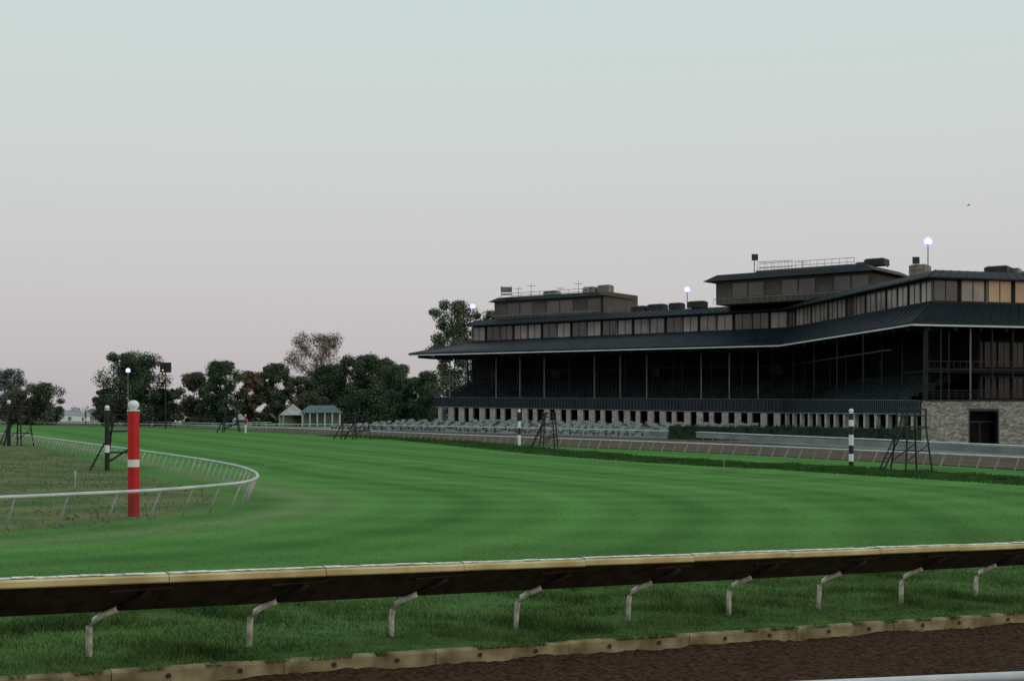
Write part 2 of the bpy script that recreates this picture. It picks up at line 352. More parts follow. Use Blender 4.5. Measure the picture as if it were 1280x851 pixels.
X,Y,T,D=kpts(180000,-6,34,-.02,7.5,1.3); f=field(X,Y,2.3)*field(X,Y,.9); k=(rng.uniform(0,1,len(X))<.35+f)&((D>.08)|(field(X,Y,3.1)>.5))
X,Y,f,D=X[k],Y[k],f[k],D[k]
P=np.stack([X,Y,zf(X,Y)-.01],-1); blades(P,(.07+.22*f)*np.where(D<.5,.5,1),.008,M['blade'],'rough_grass','rough unmown grass under and around the near safety rail',.6)
X,Y,T,D=kpts(16000,-6,34,-.15,.0); k=field(T*1.0,T*.0+3,2.1)+.25*np.sin(T*7.3)>.68; X,Y=X[k],Y[k]
P=np.stack([X,Y,zf(X,Y)-.02],-1); blades(P,np.full(len(X),.09),.008,M['blade'],'kerb_grass','tufts of grass growing over the concrete kerb',1.0)
X,Y,T,D=kpts(200000,-14,60,7,30,1.6)
P=np.stack([X,Y,zf(X,Y)-.012],-1); blades(P,np.full(len(X),.035)+.035*(1-sst(D,7,13)),.013,M['bladet'],'mown_grass','short mown turf beyond the near safety rail',.5)
def band(pts,n,wd,h,w,m,name,label,lo=0):
    R=resample(pts,.5); i=rng.integers(0,len(R)-1,n*3); a=np.array(R)[i]; b=np.array(R)[i+1]; t=rng.uniform(0,1,(n*3,1)); p=a+(b-a)*t
    keep=rng.uniform(0,1,n*3)<np.clip((90/p[:,1])**1.5,0,1); p=p[keep][:n]; d=(b-a)[keep][:n]; d/=np.linalg.norm(d,axis=1)[:,None]
    o=rng.uniform(lo,wd,(len(p),1))+rng.normal(0,.35,(len(p),1)); p=p+np.stack([d[:,1],-d[:,0]],-1)*o; f=field(p[:,0],p[:,1],.9)
    P=np.stack([p[:,0],p[:,1],zf(p[:,0],p[:,1])-.02],-1); return blades(P,h*(.4+f)*(.6+.4*p[:,1]/100),w*1.0,m,name,label,.35)
EDGE=smooth([(33,62)]+[G(*p) for p in((1280,606),(1000,588),(800,577),(650,565),(500,550),(400,544.5))])
band(EDGE,60000,6.5,.22,.04,M['bladed'],'bank_grass','uncut grass bank along the outer edge of the turf',lo=-.5)
n=26000; X=rng.uniform(-60,-13,n); Y=rng.uniform(44,140,n); dx=X+33; dy=Y-56.5; al=np.maximum(0,-.4*dx+.9165*dy); dist=np.hypot(dx+.4*al,dy-.9165*al); k=(dist<21)&(np.abs(X/Y)<.42)
P=np.stack([X[k],Y[k],zf(X[k],Y[k])-.01],-1); blades(P,.08+.10*field(X[k],Y[k],.7),.03,M['bladey'],'infield_grass','patchy green and tan grass inside the turf rail',.5)
# ------------------------------------------------------------------ near safety rail
FL=np.array([-5.92,19.0]); FD=np.array([15.98,10.5]); FL_LEN=np.linalg.norm(FD); FD/=FL_LEN; FM=np.array([FD[1],-FD[0]])
SP=FL_LEN/8
def rp(s,o,h):
    x,y=FL+FD*s+FM*o; zb=.40-.0275*min(max(s,-14),28); return (x,y,zb+h)
rt=thing('safety_rail',rp(9.5,0,0),'long cream capped safety rail with sloping dark underside on curved posts across the foreground','rail')
for i in range(-4,15):
    s=i*SP+.9
    c=MB(); a,b=s,s+SP-.012; dz=random.uniform(-.007,.007); dz2=random.uniform(-.007,.007)
    prof=[(.60,1.155),(.74,1.150),(.770,1.125),(.770,1.055),(.745,1.035),(.60,1.04)]
    c.strip([rp(a,o,h+dz) for o,h in prof+prof[:1]],[rp(b,o,h+dz2) for o,h in prof+prof[:1]])
    for t,e_ in((a,dz),(b,dz2)): c.add([rp(t,o,h+e_) for o,h in prof],[tuple(range(6))])
    c.build('rail_cap',M['cap'],rt)
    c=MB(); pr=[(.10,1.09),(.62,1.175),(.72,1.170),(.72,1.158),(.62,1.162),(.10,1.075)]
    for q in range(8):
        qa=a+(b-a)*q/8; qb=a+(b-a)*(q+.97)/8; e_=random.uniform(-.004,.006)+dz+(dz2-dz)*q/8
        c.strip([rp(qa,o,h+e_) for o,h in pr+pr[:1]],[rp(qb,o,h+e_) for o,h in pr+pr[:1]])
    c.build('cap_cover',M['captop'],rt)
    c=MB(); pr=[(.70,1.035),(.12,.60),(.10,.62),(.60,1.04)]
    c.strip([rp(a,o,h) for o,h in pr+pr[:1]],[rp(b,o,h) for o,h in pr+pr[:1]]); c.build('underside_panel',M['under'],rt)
for i in range(-4,14):
    s=i*SP; p=MB(); j=random.uniform(-.04,.04); k_=random.uniform(-.02,.02)
    p.tube([rp(s-k_,0,-.2),rp(s+.01,0,.26),rp(s+.02+j*.3,.01,.38),rp(s+.07,.05,.48),rp(s+.15,.12,.545),rp(s+.27,.22,.61),rp(s+.33,.275,.65)],.046,10)
    p.build('post',M['post'],rt,True)
    b=MB(); b.tube([rp(s+.32,.27,.643),rp(s+.55,.50,.80),rp(s+.66,.64,.91)],.035,8); b.build('arm',M['under'],rt,True)  # post continues; shade under the panel is put into its dark colour
    b=MB(); b.tube([rp(s+.10,.62,.93),rp(s+1.0,.60,.955)],.018,6); b.build('bracket',M['under'],rt)
w0=np.array([2.95,13.95]); wd=np.array([2.55,.55]); wd/=np.linalg.norm(wd); zt=1.0
r=thing('outer_rail',(4,14.2,-.2),'white rail just entering the picture at the lower right corner','rail')
m_=MB(); a=w0-wd*4; b=w0+wd*6; m_.tube([(a[0],a[1],zt-.05),(b[0],b[1],zt-.05)],.055,14); m_.build('rail_tube',M['railw'],r,True)
for k in(-2.4,0,2.4,4.8):
    p=w0+wd*k; q=MB(); q.tube([(p[0],p[1],-.25),(p[0],p[1],zt-.1)],.04,10); q.build('post',M['railf'],r,True)
# ------------------------------------------------------------------ inner turf rail (left curve)
RT=[(-5,621.5),(100,617),(200,612),(280,605.5),(308,602),(320,597.5),(322,593.5),(314,587.5),(290,580.5),(240,572),(180,563.5),(120,555.5),(60,547.5),(30,544),(-10,541)]
def GT(px,y,h):
    D=60.
    for _ in range(60): X=(px-640)/F*D; D=.5*D+.5*(CAM-h-float(zf(X,D)))*F/(y-HZ)
    return ((px-640)/F*D,D)
RC=smooth([(-21,41.5)]+[GT(x,y,1.1) for x,y in RT],8)
rr=thing('turf_rail',(-11,56,0),'white tubular rail sweeping around the turf bend on slanting posts','rail')
m_=MB(); m_.tube([(x,y,float(zf(x,y))+1.1) for x,y in RC],.062,8); m_.build('rail_tube',M['railw'],rr,True)
ps=arcs(RC,1.9)
for i,p in enumerate(ps[:98]):
    j=min(i,len(ps)-2); d=np.array(ps[j+1])-np.array(ps[j]); d/=np.linalg.norm(d); inn=np.array([-d[1],d[0]])
    f=np.array(p)+inn*.45-d*.12; z=float(zf(*p)); q=MB()
    q.tube([(f[0],f[1],z-.1),(f[0]+(p[0]-f[0])*.45,f[1]+(p[1]-f[1])*.45,z+.5),(p[0],p[1],z+1.08)],.036,6); q.build('post',M['railf'],rr,True)
def farrail(P,name,label,m,mp,h,board,step,maxn,lean,r1=.07,r2=.055,bx=None):
    R=thing(name,(P[len(P)//2][0],P[len(P)//2][1],0),label,'rail'); 
    mb=MB(); Q=resample(P,4); 
    mb.tube([(x,y,float(zf(x,y))+h) for x,y in Q],r1,6); mb.build('rail_tube',m,R)
    if board:
        mb=MB()
        for p,q in zip(Q[:-1],Q[1:]):
            if p[1]<bx: mb.slab(p,q,.05,float(zf(*p))+board[0],float(zf(*p))+board[1],float(zf(*q))+board[0],float(zf(*q))+board[1])
        mb.build('board',M['railg'],R)
    S=arcs(P,step); S=[p for p in S if abs(p[0]/p[1])<.42][:maxn]
    for i,p in enumerate(S[:-1]):
        d=np.array(S[i+1])-np.array(p); d/=np.linalg.norm(d); inn=np.array([-d[1],d[0]])*lean; z=float(zf(*p))
        q=MB(); q.tube([(p[0]+inn[0],p[1]+inn[1],z-.1),(p[0],p[1],z+h)],r2,5); q.build('post',mp,R)
farrail(INR,'dirt_inner_rail','pale rail on short slanting rusty posts between the turf bank and the far dirt track',M['railw'],M['railp'],.9,None,2.0,98,.5,.075,.07)
farrail(OUT,'dirt_outer_rail','long grey boarded rail between the far dirt track and the grandstand apron',M['railw'],M['railf'],1.12,(.35,.98),3.0,98,0,.09,bx=198)
BK=[G(p,y) for p,y in((-30,528.5),(60,529),(150,530),(260,531),(340,533))]
farrail(BK,'backstretch_rail','thin white rail in the far distance in front of the left hand trees',M['white'],M['white'],1.2,None,6,60,0)
# ------------------------------------------------------------------ marker poles
def marker(px,y,h,r,bands,label,name='furlong_pole',group=None):
    x,yy=G(px,y); z=float(zf(x,yy)); t=thing(name,(x,yy,z),label,'pole',0,group)
    zc=0
    for i,(f,mn) in enumerate(bands):
        z1=zc+f*h; m_=MB(); m_.tube([(0,0,zc-(.2 if i==0 else 0)),(0,0,z1)],r,24); m_.build('painted_band',M[mn],t,False,world=False); zc=z1
    m_=MB(); m_.tube([(0,0,zc),(0,0,zc+.05)],r*1.08,20); m_.build('collar',M['white'],t,world=False)
    m_=MB(); m_.ball((0,0,zc+.05+r*.8),r*.98,18,12,.9); m_.build('ball_top',M['white'],t,True,world=False)
    return t
M['redd']=mat('darker red paint',(.26,.02,.02),.6,(.36,.02,.02),2)  # darker red for the lowest part of the pole
marker(167,645,3.95,.215,[(.20,'redd'),(.27,'red'),(.07,'white'),(.46,'red')],'tall red pole with one white band and a white ball top beside the turf rail')
marker(1064,583,3.95,.18,[(.10,'black'),(.14,'white'),(.16,'black'),(.2,'white'),(.16,'black'),(.12,'white'),(.12,'black')],'black and white banded pole standing in front of the grandstand wing on the right')
marker(649,558,3.9,.18,[(.14,'white'),(.2,'white'),(.2,'black'),(.2,'white'),(.26,'black')],'black and white banded pole in the middle distance before the long grandstand')
marker(134,588,4.2,.17,[(.3,'black'),(.12,'white'),(.58,'black')],'mostly black pole with white ball top beside the viewing stand on the left')
marker(11,557,4.9,.22,[(.3,'black'),(.12,'black'),(.58,'black')],'black pole with white ball top at the left edge of the picture')
marker(107,531,4.6,.3,[(.3,'red'),(.2,'white'),(.5,'red')],'tiny far red pole seen beyond the end of the turf rail')
marker(307,541,3.0,.16,[(.5,'white'),(.5,'red')],'small red and white pole in front of the brown tree')
# ------------------------------------------------------------------ viewing stands
def viewstand(px,y,h,rz,label,w=1.9,k_=1.0):
    x,yy=G(px,y); z=float(zf(x,yy)); t=thing('viewing_stand',(x,yy,z),label,'viewing stand',rz)
    ph=h*.70; b=w/2
    for sx in(-1,1):
        for sy in(-1,1):
            m_=MB(); m_.tube([(sx*b*1.15,sy*b*1.15,-.1),(sx*b*.8,sy*b*.8,ph),(sx*b*.8,sy*b*.8,h)],.055*k_,6); m_.build('leg',M['black'],t,world=False)
    m_=MB(); m_.box((0,0,ph),(w*.95,w*.95,.12)); m_.build('platform',M['black'],t,world=False)
    m_=MB()
    for z_ in(h-.03,h-.5):
        c=b*.8; m_.tube([(-c,-c,z_),(c,-c,z_),(c,c,z_),(-c,c,z_),(-c,-c,z_)],.035*k_,5)
    m_.build('guard_rail',M['black'],t,world=False)
    m_=MB()
    for s in(-1,1):
        m_.tube([(-b*1.08,s*b*1.08,ph*.2),(b*1.0,s*b*.95,ph*.62)],.035*k_,5)
        m_.tube([(-b*1.0,s*b,ph*.45),(b*1.0,s*b,ph*.45)],.035*k_,5)
    m_.build('brace',M['black'],t,world=False)
    m_=MB(); fx=-b*1.0-ph*.48
    for s in(-.32,.32): m_.tube([(fx,s,-.05),(-b*.8,s,ph+.05),(-b*.8+.3,s,h)],.06*k_,5)
    for k in range(9):
        f=(k+.7)/9.5; m_.box((fx+(-b*.8-fx)*f,0,ph*f),(.24,.64,.06))
    m_.build('ladder',M['black'],t,world=False)
viewstand(1139,587,4.3,.25,'black steel viewing stand with ladder beside the pole at right',w=1.8,k_=1.2)
viewstand(686,561,3.9,.2,'small black viewing stand right of the banded pole at mid distance',w=1.5,k_=1.4)
viewstand(152,587,3.9,.3,'black steel viewing stand behind the tall red pole',w=1.7,k_=1.2)
viewstand(24,557,4.6,-.3,'black viewing stand at the far left edge of the picture',w=2.0,k_=1.5)
viewstand(452,549,3.9,.1,'distant black viewing stand nearest the grandstand end',2.2,1.7)
viewstand(436,549,3.6,.1,'distant black viewing stand just left of another similar one',k_=1.6)
viewstand(289,540,4.0,.1,'distant black viewing stand in front of the brown tree',2.6,2.0)
viewstand(207,533,4.5,.0,'low black stand at the foot of the tall dark light mast',4.0,2.4)
def stake(px,y,h,label,k=1.0):
    x,yy=G(px,y); z=float(zf(x,yy)); t=thing('marker_stake',(x,yy,z),label,'stake')
    m_=MB(); m_.tube([(0,0,-.1),(0,0,h)],.018*k,6); m_.build('stake_shaft',M['railf'],t,world=False)
    m_=MB(); m_.box((0,0,h-.05),(.05*k,.04,.12*k)); m_.build('stake_head',M['railf'] if k<1.2 else M['railw'],t,world=False)
stake(94,612,.9,'short white headed stake in the infield left of the tall red pole',2.2)
stake(905,590,.8,'small pale stake in the turf before the grandstand')
stake(770,583,.6,'small pale stake in the turf near the picture centre')
# ------------------------------------------------------------------ GRANDSTAND
gs=thing('grandstand',(45,235,1.5),'long dark green racecourse grandstand with deep roof and glazed upper storey','grandstand')
E=[(-21,277),(47.3,240),(54.7,186),(80,193)]
I=[(-8.5,290),(49.9,246),(58.7,190),(80,196.5)]
def offp(P,d):
    out=[]; n=len(P); ns=[]
    for a,b in zip(P[:-1],P[1:]):
        l=math.hypot(b[0]-a[0],b[1]-a[1]); ns.append((-(b[1]-a[1])/l,(b[0]-a[0])/l))
    for i,p in enumerate(P):
        if i==0: nx,ny=ns[0]; k=1
        elif i==n-1: nx,ny=ns[-1]; k=1
        else:
            nx,ny=ns[i-1][0]+ns[i][0],ns[i-1][1]+ns[i][1]; l=math.hypot(nx,ny); nx/=l; ny/=l; k=1/max(.3,(nx*ns[i][0]+ny*ns[i][1]))
        out.append((p[0]+nx*d*k,p[1]+ny*d*k))
    return out
BACK=[(105,215),(95,262),(25,318)]
m_=MB()
m_.strip([(x,y,16.75) for x,y in E],[(x,y,19.95) for x,y in I])
m_.add([(-21,277,16.75),(2,310,16.75),(8,306,19.95),(-8.5,290,19.95)],[(0,1,2,3)])
m_.build('lower_roof',M['roof'],gs)
def lerp(p,q,f): return (p[0]+(q[0]-p[0])*f,p[1]+(q[1]-p[1])*f)
def seams(Pa,za,Pb,zb_,step,name,parent):
    m_=MB()
    for i in range(len(Pa)-1):
        l=math.hypot(Pa[i+1][0]-Pa[i][0],Pa[i+1][1]-Pa[i][1]); n=int(l/step)
        for k in range(n+1):
            a=lerp(Pa[i],Pa[i+1],k/n); b=lerp(Pb[i],Pb[i+1],k/n); m_.tube([(a[0],a[1],za+.03),(b[0],b[1],zb_+.03)],.055,4)
    m_.build(name,M['seamm'],parent)
seams(E,16.75,I,19.95,1.5,'roof_seams',gs)
m_=MB()
for a,b in zip(E[:-1],E[1:]): m_.slab(a,b,.25,16.50,16.78,o=-.12)
m_.slab((2,310),(-21,277),.25,16.50,16.78,o=-.12)
m_.build('fascia',M['dkgreen'],gs)
m_=MB()
for a,b in zip(E[:-1],E[1:]): m_.slab(a,b,.10,16.28,16.50,o=-.16)
m_.build('gutter',M['gutter'],gs)
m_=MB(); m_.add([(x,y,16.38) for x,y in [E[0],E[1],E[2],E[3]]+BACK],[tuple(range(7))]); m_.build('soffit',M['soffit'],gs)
E2=offp(E,14)
for seg,n in((0,20),(1,12),(2,6)):
    for k in range(n):
        f=(k+.5)/n; a=lerp(E[seg],E[seg+1],f); b=lerp(E2[seg],E2[seg+1],f)
        m_=MB(); m_.slab(lerp(a,b,.05),b,.22,15.8,16.36); m_.build('roof_beam',M['soffit'] if k%2 else M['equipd'],gs)
def winrow(P,Q,n,z0,z1,gl,parent,glz=None):
    for k in range(n):
        a=lerp(P,Q,(k+.06)/n); b=lerp(P,Q,(k+.94)/n)
        w=MB(); w.slab(a,b,.12,z0,z0+.12); w.slab(a,b,.12,z1-.12,z1); l=math.hypot(b[0]-a[0],b[1]-a[1])
        for f0 in(0,.49,.98): w.slab(lerp(a,b,f0),lerp(a,b,f0+.02+.02/l),.12,z0+.12,z1-.12)
        w_=w.build('window',M['frame'],parent)
        g=MB(); g.slab(a,b,.04,z0+.06,z1-.06,o=.07); g.build('pane',M[gl] if not glz else M[glz(k)],w_)
m_=MB()
Ib=offp(I,.25)
for i in range(3): m_.slab(Ib[i],Ib[i+1],.2,19.5,23.2)
m_.slab((8,306),(-8.3,290),.2,19.5,23.2)
m_.build('upper_wall',M['frame'],gs)
random.seed(3)
pick=lambda k: random.choice(['glass','glass','glass','glass','glassd'])
winrow(I[0],I[1],20,19.95,22.95,'glass',gs,glz=pick)
winrow(I[1],I[2],15,19.95,23.1,'glass',gs,glz=lambda k:random.choice(['glass','glassd','glass']))
winrow(I[2],I[3],5,20.0,23.2,'glassw',gs,glz=lambda k:['glassd','glass','glassw','glassw','glassw'][k])  # panes turn warm to the right, sunrise reflection in their colours
m_=MB()
for a,b in zip(I[:-1],I[1:]): m_.slab(a,b,.2,19.75,19.93,o=-.15)
m_.build('sill',M['dkgreen'],gs)
for seg,n in((0,20),(1,15),(2,5)):
    for k in range(n+1):
        p=lerp(I[seg],I[seg+1],k/n); m_=MB(); m_.box((p[0],p[1],21.5),(.22,.22,3.1),.6); m_.build('mullion_post',M['dkgreen'] if k%2 else M['colm'],gs)
Uo=offp(I,-1.6); Ui=offp(I,1.2)
m_=MB(); m_.strip([(x,y,23.2) for x,y in Uo],[(x,y,24.5) for x,y in Ui])
m_.add([(Uo[0][0]-1,Uo[0][1]+.5,23.2),(6,309,23.2),(8,306,24.5),(Ui[0][0],Ui[0][1],24.5)],[(0,1,2,3)])
m_.add([(x,y,24.5) for x,y in Ui+BACK],[tuple(range(7))]); m_.add([(x,y,23.2) for x,y in Uo+BACK],[tuple(range(6,-1,-1))])
m_.build('upper_roof',M['roof'],gs)
seams(Uo,23.2,Ui,24.5,1.5,'upper_roof_seams',gs)
m_=MB()
for a,b in zip(Uo[:-1],Uo[1:]): m_.slab(a,b,.15,23.05,23.25,o=-.08)
m_.build('upper_fascia',M['dkgreen'],gs)
Lp=[(-16,283),(49,246),(52.8,176)]
Lt=[(-16,283),(49,246),(51.9,193)]
zb=[6.0,4.6,4.2]; zt_=[7.9,7.0,5.9]; fl=[2.6,1.8,.6]
m_=MB()
for i in range(2): m_.slab(Lp[i],Lp[i+1],.3,zb[i],zt_[i],zb[i+1],zt_[i+1])
m_.slab((-8,299),(-16,283),.3,6.0,7.9)
m_.build('parapet',M['parapet'],gs)
m_=MB()
for i in range(2): m_.slab(Lp[i],Lp[i+1],.34,zb[i]-.10,zb[i]+.05,zb[i+1]-.10,zb[i+1]+.05,o=-.1); m_.slab(Lp[i],Lp[i+1],.3,zt_[i]+.02,zt_[i]+.08,zt_[i+1]+.02,zt_[i+1]+.08,o=-.06)
m_.build('parapet_trim',M['colm'],gs)
m_=MB()
for i,n in((0,110),(1,80)):
    for k in range(n):
        f=k/n; p=lerp(Lp[i],Lp[i+1],f); q=lerp(Lp[i],Lp[i+1],f+.14/75); z0_=zb[i]+(zb[i+1]-zb[i])*f; z1_=zt_[i]+(zt_[i+1]-zt_[i])*f
        m_.slab(p,q,.06,z0_+.1,z1_-.05,o=-.07)
m_.build('parapet_slats',M['dkgreen'],gs)
for i,n in((0,30),(1,14)):
    for k in range(n):
        f=(k+.3)/n; p=lerp(Lp[i],Lp[i+1],f); w=(1.25 if k%3 else .9) if i==0 else .9; l=math.hypot(Lp[i+1][0]-Lp[i][0],Lp[i+1][1]-Lp[i][1]); q=lerp(Lp[i],Lp[i+1],f+w/l)
        m_=MB(); m_.slab(p,q,.6,fl[i]+(fl[i+1]-fl[i])*f-1.2,zb[i]+(zb[i+1]-zb[i])*f-.11,o=.02); m_.build('pillar',M['pil'],gs)
m_=MB(); L5=offp(Lp,5)
for i in range(2): m_.slab(L5[i],L5[i+1],.3,.5,zb[i],.0,zb[i+1])
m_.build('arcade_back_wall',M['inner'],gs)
m_=MB(); Lb=offp(Lp,.3)
m_.strip([(Lb[i][0],Lb[i][1],zb[i]+.3) for i in range(3)],[(L5[i][0],L5[i][1],zb[i]+.3) for i in range(3)]); m_.build('deck_floor',M['soffit'],gs)
for r_ in range(11):
    P0=offp(Lt,1.5+r_*1.15); P1=offp(Lt,1.5+(r_+1)*1.15); m_=MB(); zl=[5.9+r_*.5,5.0+r_*.5,4.4+r_*.5]
    m_.strip([(P0[i][0],P0[i][1],zl[i]+.5) for i in range(3)],[(P1[i][0],P1[i][1],zl[i]+.5) for i in range(3)])
    m_.strip([(P0[i][0],P0[i][1],zl[i]) for i in range(3)],[(P0[i][0],P0[i][1],zl[i]+.5) for i in range(3)]); m_.build('seating_step',M['inner'],gs)
    if r_<10:
        m_=MB(); PP=offp(Lt,2.1+r_*1.15)
        for i,n in((0,100),(1,60)):
            for k in range(n):
                f=k/n; p=lerp(PP[i],PP[i+1],f); q=lerp(PP[i],PP[i+1],f+.82/n); q2=lerp(PP[i],PP[i+1],f+1.002/n); z=zl[i]+(zl[i+1]-zl[i])*f+.55
                m_.slab(p,q,.07,z+.36,z+.85,o=.42); m_.slab(p,q2,.45,z+.32,z+.40)
        m_.build('seat_row',M['seat'] if r_ else M['colm'],gs)
m_=MB(); BW=offp(Lt,14.6)
for i in range(2): m_.slab(BW[i],BW[i+1],.3,4,16.36)
m_.slab((0,306),(BW[0][0],BW[0][1]),.3,2,16.36)
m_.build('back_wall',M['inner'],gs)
BO=offp(Lt,14.3); random.seed(21)
for seg,fs in((0,(.06,.24,.52,.82)),(1,(.3,))):
    for f in fs:
        l=math.hypot(BO[seg+1][0]-BO[seg][0],BO[seg+1][1]-BO[seg][1]); w=random.uniform(1.2,2.5)
        m_=MB(); m_.slab(lerp(BO[seg],BO[seg+1],f),lerp(BO[seg],BO[seg+1],f+w/l),.2,12.0,random.uniform(13.6,14.2)); m_.build('lit_opening_panel',M['opening'],gs)  # pale panels stand for faintly lit openings, light put into the colour
Lc=offp(Lp,1.0)
for i,n,s0 in((0,13,.04),(1,5,.06)):
    for k in range(n):
        f=s0+(1-s0)*(k/n)
        if i==1 and f>.8: continue
        p=lerp(Lc[i],Lc[i+1],f); m_=MB(); z0=zt_[i]+(zt_[i+1]-zt_[i])*f-.9
        m_.tube([(p[0],p[1],z0),(p[0],p[1],16.36)],.14,8); m_.build('column',M['colm'] if (i==0 and k%4!=1) else M['dkgreen'],gs)
Lr=offp(Lt,9)
for i,n in((0,13),(1,6)):
    for k in range(n):
        p=lerp(Lr[i],Lr[i+1],(k+.4)/n); m_=MB(); m_.tube([(p[0],p[1],8),(p[0],p[1],16.36)],.16,8); m_.build('rear_column',M['equipd'],gs)
m_=MB(); a,b=Lc[0],Lc[1]; m_.tube([(a[0],a[1],13.2),(b[0],b[1],13.2)],.10,6); c_=lerp(Lc[1],Lc[2],.8); m_.tube([(b[0],b[1],13.2),(c_[0],c_[1],13.2)],.10,6); m_.build('cross_rail',M['dkgreen'],gs)
S0=(50.2,165.5); S1=(78,170); S2=(52.9,175.8); zs0,zs1=0,5.75
m_=MB()
d0=lerp(S0,S1,.205); d1=lerp(S0,S1,.345)
m_.slab(S0,d0,.6,zs0,zs1); m_.slab(d1,S1,.6,zs0,zs1); m_.slab(d0,d1,.6,4.75,zs1)
m_.slab((S2[0],S2[1]),(S0[0]+.1,S0[1]+.62),.5,zs0,zs1)
m_.build('stone_wall',M['stone'],gs)
m_=MB(); m_.slab(d0,d1,.2,0,4.75,o=2.2); m_.slab(lerp(S0,S1,.19),S1,.2,0,5.45,o=7); m_.build('entrance_recess',M['inner'],gs)
m_=MB(); m_.slab(d0,d1,.4,4.5,4.8,o=-.05); m_.slab(d0,lerp(d0,d1,.04),.5,0,4.5,o=-.04); m_.slab(lerp(d0,d1,.96),d1,.5,0,4.5,o=-.04); m_.slab(lerp(d0,d1,.48),lerp(d0,d1,.52),.1,0,3.2,o=1); m_.slab(d0,d1,.1,3.1,3.3,o=1); m_.build('entrance_frame',M['frame'],gs)
m_=MB(); m_.slab(S0,S1,.9,5.75,5.95,o=-.15); m_.slab(S2,(S0[0],S0[1]+.8),.8,5.75,5.93,o=-.1); m_.build('balcony_slab',M['dkgreen'],gs)
m_=MB(); m_.prism([S2,(50.4,166.5),(77,171),(88,200),(54,190)],5.5,5.72); m_.build('balcony_floor',M['soffit'],gs)
for k in range(30):
    p=lerp((S0[0]+.2,S0[1]+.1),S1,k/29); m_=MB(); m_.tube([(p[0],p[1],5.95),(p[0],p[1],7.0)],.03,5); m_.build('baluster',M['black'],gs)
m_=MB()
for z in(6.3,6.65,7.02): m_.tube([(S0[0]+.2,S0[1]+.1,z),(S1[0],S1[1]+.1,z)],.04,5); m_.tube([(S0[0]+.2,S0[1]+.1,z),(S2[0],S2[1],z)],.04,5)
m_.build('balcony_rail',M['black'],gs)
for px,D,mm in((1186,189.5,'dkgreen'),(1213,190,'colm'),(1240,191,'dkgreen'),(1266,191.5,'dkgreen'),(1176,188.5,'dkgreen')):
    x,y=at(px,D); m_=MB(); m_.tube([(x,y,5.6),(x,y,16.36)],.12,8); m_.build('column',M[mm],gs)
m_=MB(); x,y=at(1157,188); m_.box((x,y,11),(.55,.55,10.8)); m_.build('corner_column',M['dkgreen'],gs)
m_=MB(); a=at(1158,200); b=at(1340,207); m_.slab(a,b,.3,5.5,16.36); m_.build('club_wall',M['inner'],gs)
a=at(1161,199.5); b=at(1330,206)
winrow(a,b,10,6.6,9.8,'glassc',gs); winrow(a,b,10,11.2,15.0,'glassc',gs)
m_=MB(); a=at(1160,190); b=at(1340,197); m_.slab(a,b,.25,10.4,10.65); m_.build('mid_beam',M['dkgreen'],gs)
m_=MB(); m_.slab(a,b,6,10.0,10.28); m_.build('mid_floor',M['inner'],gs)
m_=MB()
for k in range(24): p=lerp(a,b,k/23); m_.box((p[0],p[1],11.2),(.06,.06,.9))
m_.slab(a,b,.06,11.6,11.68); m_.build('mid_railing',M['equipd'],gs)
def room(P,Q,dep,z0,z1,n,wz,ov=1.2,mans=1.3,gl='glassd'):
    dx,dy=Q[0]-P[0],Q[1]-P[1]; l=math.hypot(dx,dy); nx,ny=-dy/l,dx/l; R=(Q[0]+nx*dep,Q[1]+ny*dep); S=(P[0]+nx*dep,P[1]+ny*dep)
    m_=MB(); m_.prism([P,Q,R,S],z0,z1); w=m_.build('rooftop_room',M['brown'],gs)
    ux,uy=dx/l,dy/l
    o_=[(P[0]-ux*ov-nx*ov,P[1]-uy*ov-ny*ov),(Q[0]+ux*ov-nx*ov,Q[1]+uy*ov-ny*ov),(R[0]+ux*ov+nx*ov,R[1]+uy*ov+ny*ov),(S[0]-ux*ov+nx*ov,S[1]-uy*ov+ny*ov)]
    i_=[lerp(a,((P[0]+R[0])/2,(P[1]+R[1])/2),.14) for a in o_]
    m_=MB(); m_.strip([(x,y,z1+.02) for x,y in o_+o_[:1]],[(x,y,z1+mans) for x,y in i_+i_[:1]]); m_.add([(x,y,z1+mans) for x,y in i_],[(0,1,2,3)]); m_.add([(x,y,z1+.02) for x,y in o_],[(3,2,1,0)])
    m_.build('roof',M['roof'],w)
    for k in range(n):
        a=lerp(P,Q,(k+.05)/n); b=lerp(P,Q,(k+.95)/n); m_=MB(); m_.slab(a,b,.08,wz[0],wz[1],o=-.10); m_.build('window',M[gl if k%3 else 'brown'],w)
    m_=MB(); m_.slab(P,Q,.06,wz[0]-.25,wz[0]-.1,o=-.12); m_.slab(P,Q,.06,z0+.9,z0+1.0,o=-1.0)
    for k in range(n*3+1): p=lerp(P,Q,k/(n*3)); m_.box((p[0]-nx,p[1]-ny,z0+.45),(.06,.06,.95))
    m_.build('walkway_rail',M['colm'],w)
    return w
P1=(-3.75,290);P2=(18.1,275)
room(P1,P2,11,24.4,28.3,8,(25.4,27.8),ov=1.0,mans=.9)
m_=MB(); m_.prism([(18.4,274.7),(19.6,276.3),(26.4,285.5),(20,290)],24.4,29.3); m_.build('rooftop_room',M['brown'],gs)
Q1=(37.5,250);Q2=(61,231.9)
rm=room(Q1,Q2,14,24.4,28.6,9,(25.6,28.1),ov=1.8,mans=1.2)
m_=MB(); a=at(996,243.5); b=at(1028,240.2); m_.slab(a,b,.1,26.7,27.7,o=-.3); m_.build('window',mat('lit window',(.5,.5,.45),.3,emit=(.8,.78,.65),es=.25),rm)
m_=MB(); m_.prism([(45,251),(60,239.8),(66,246),(51,258)],29.8,30.8); m_.build('roof_deck',M['brown'],gs)
m_=MB(); m_.prism([(74.3,196.6),(90,200),(90,215),(74.3,210)],19.4,25.0); m_.build('stone_tower',M['stone'],gs)
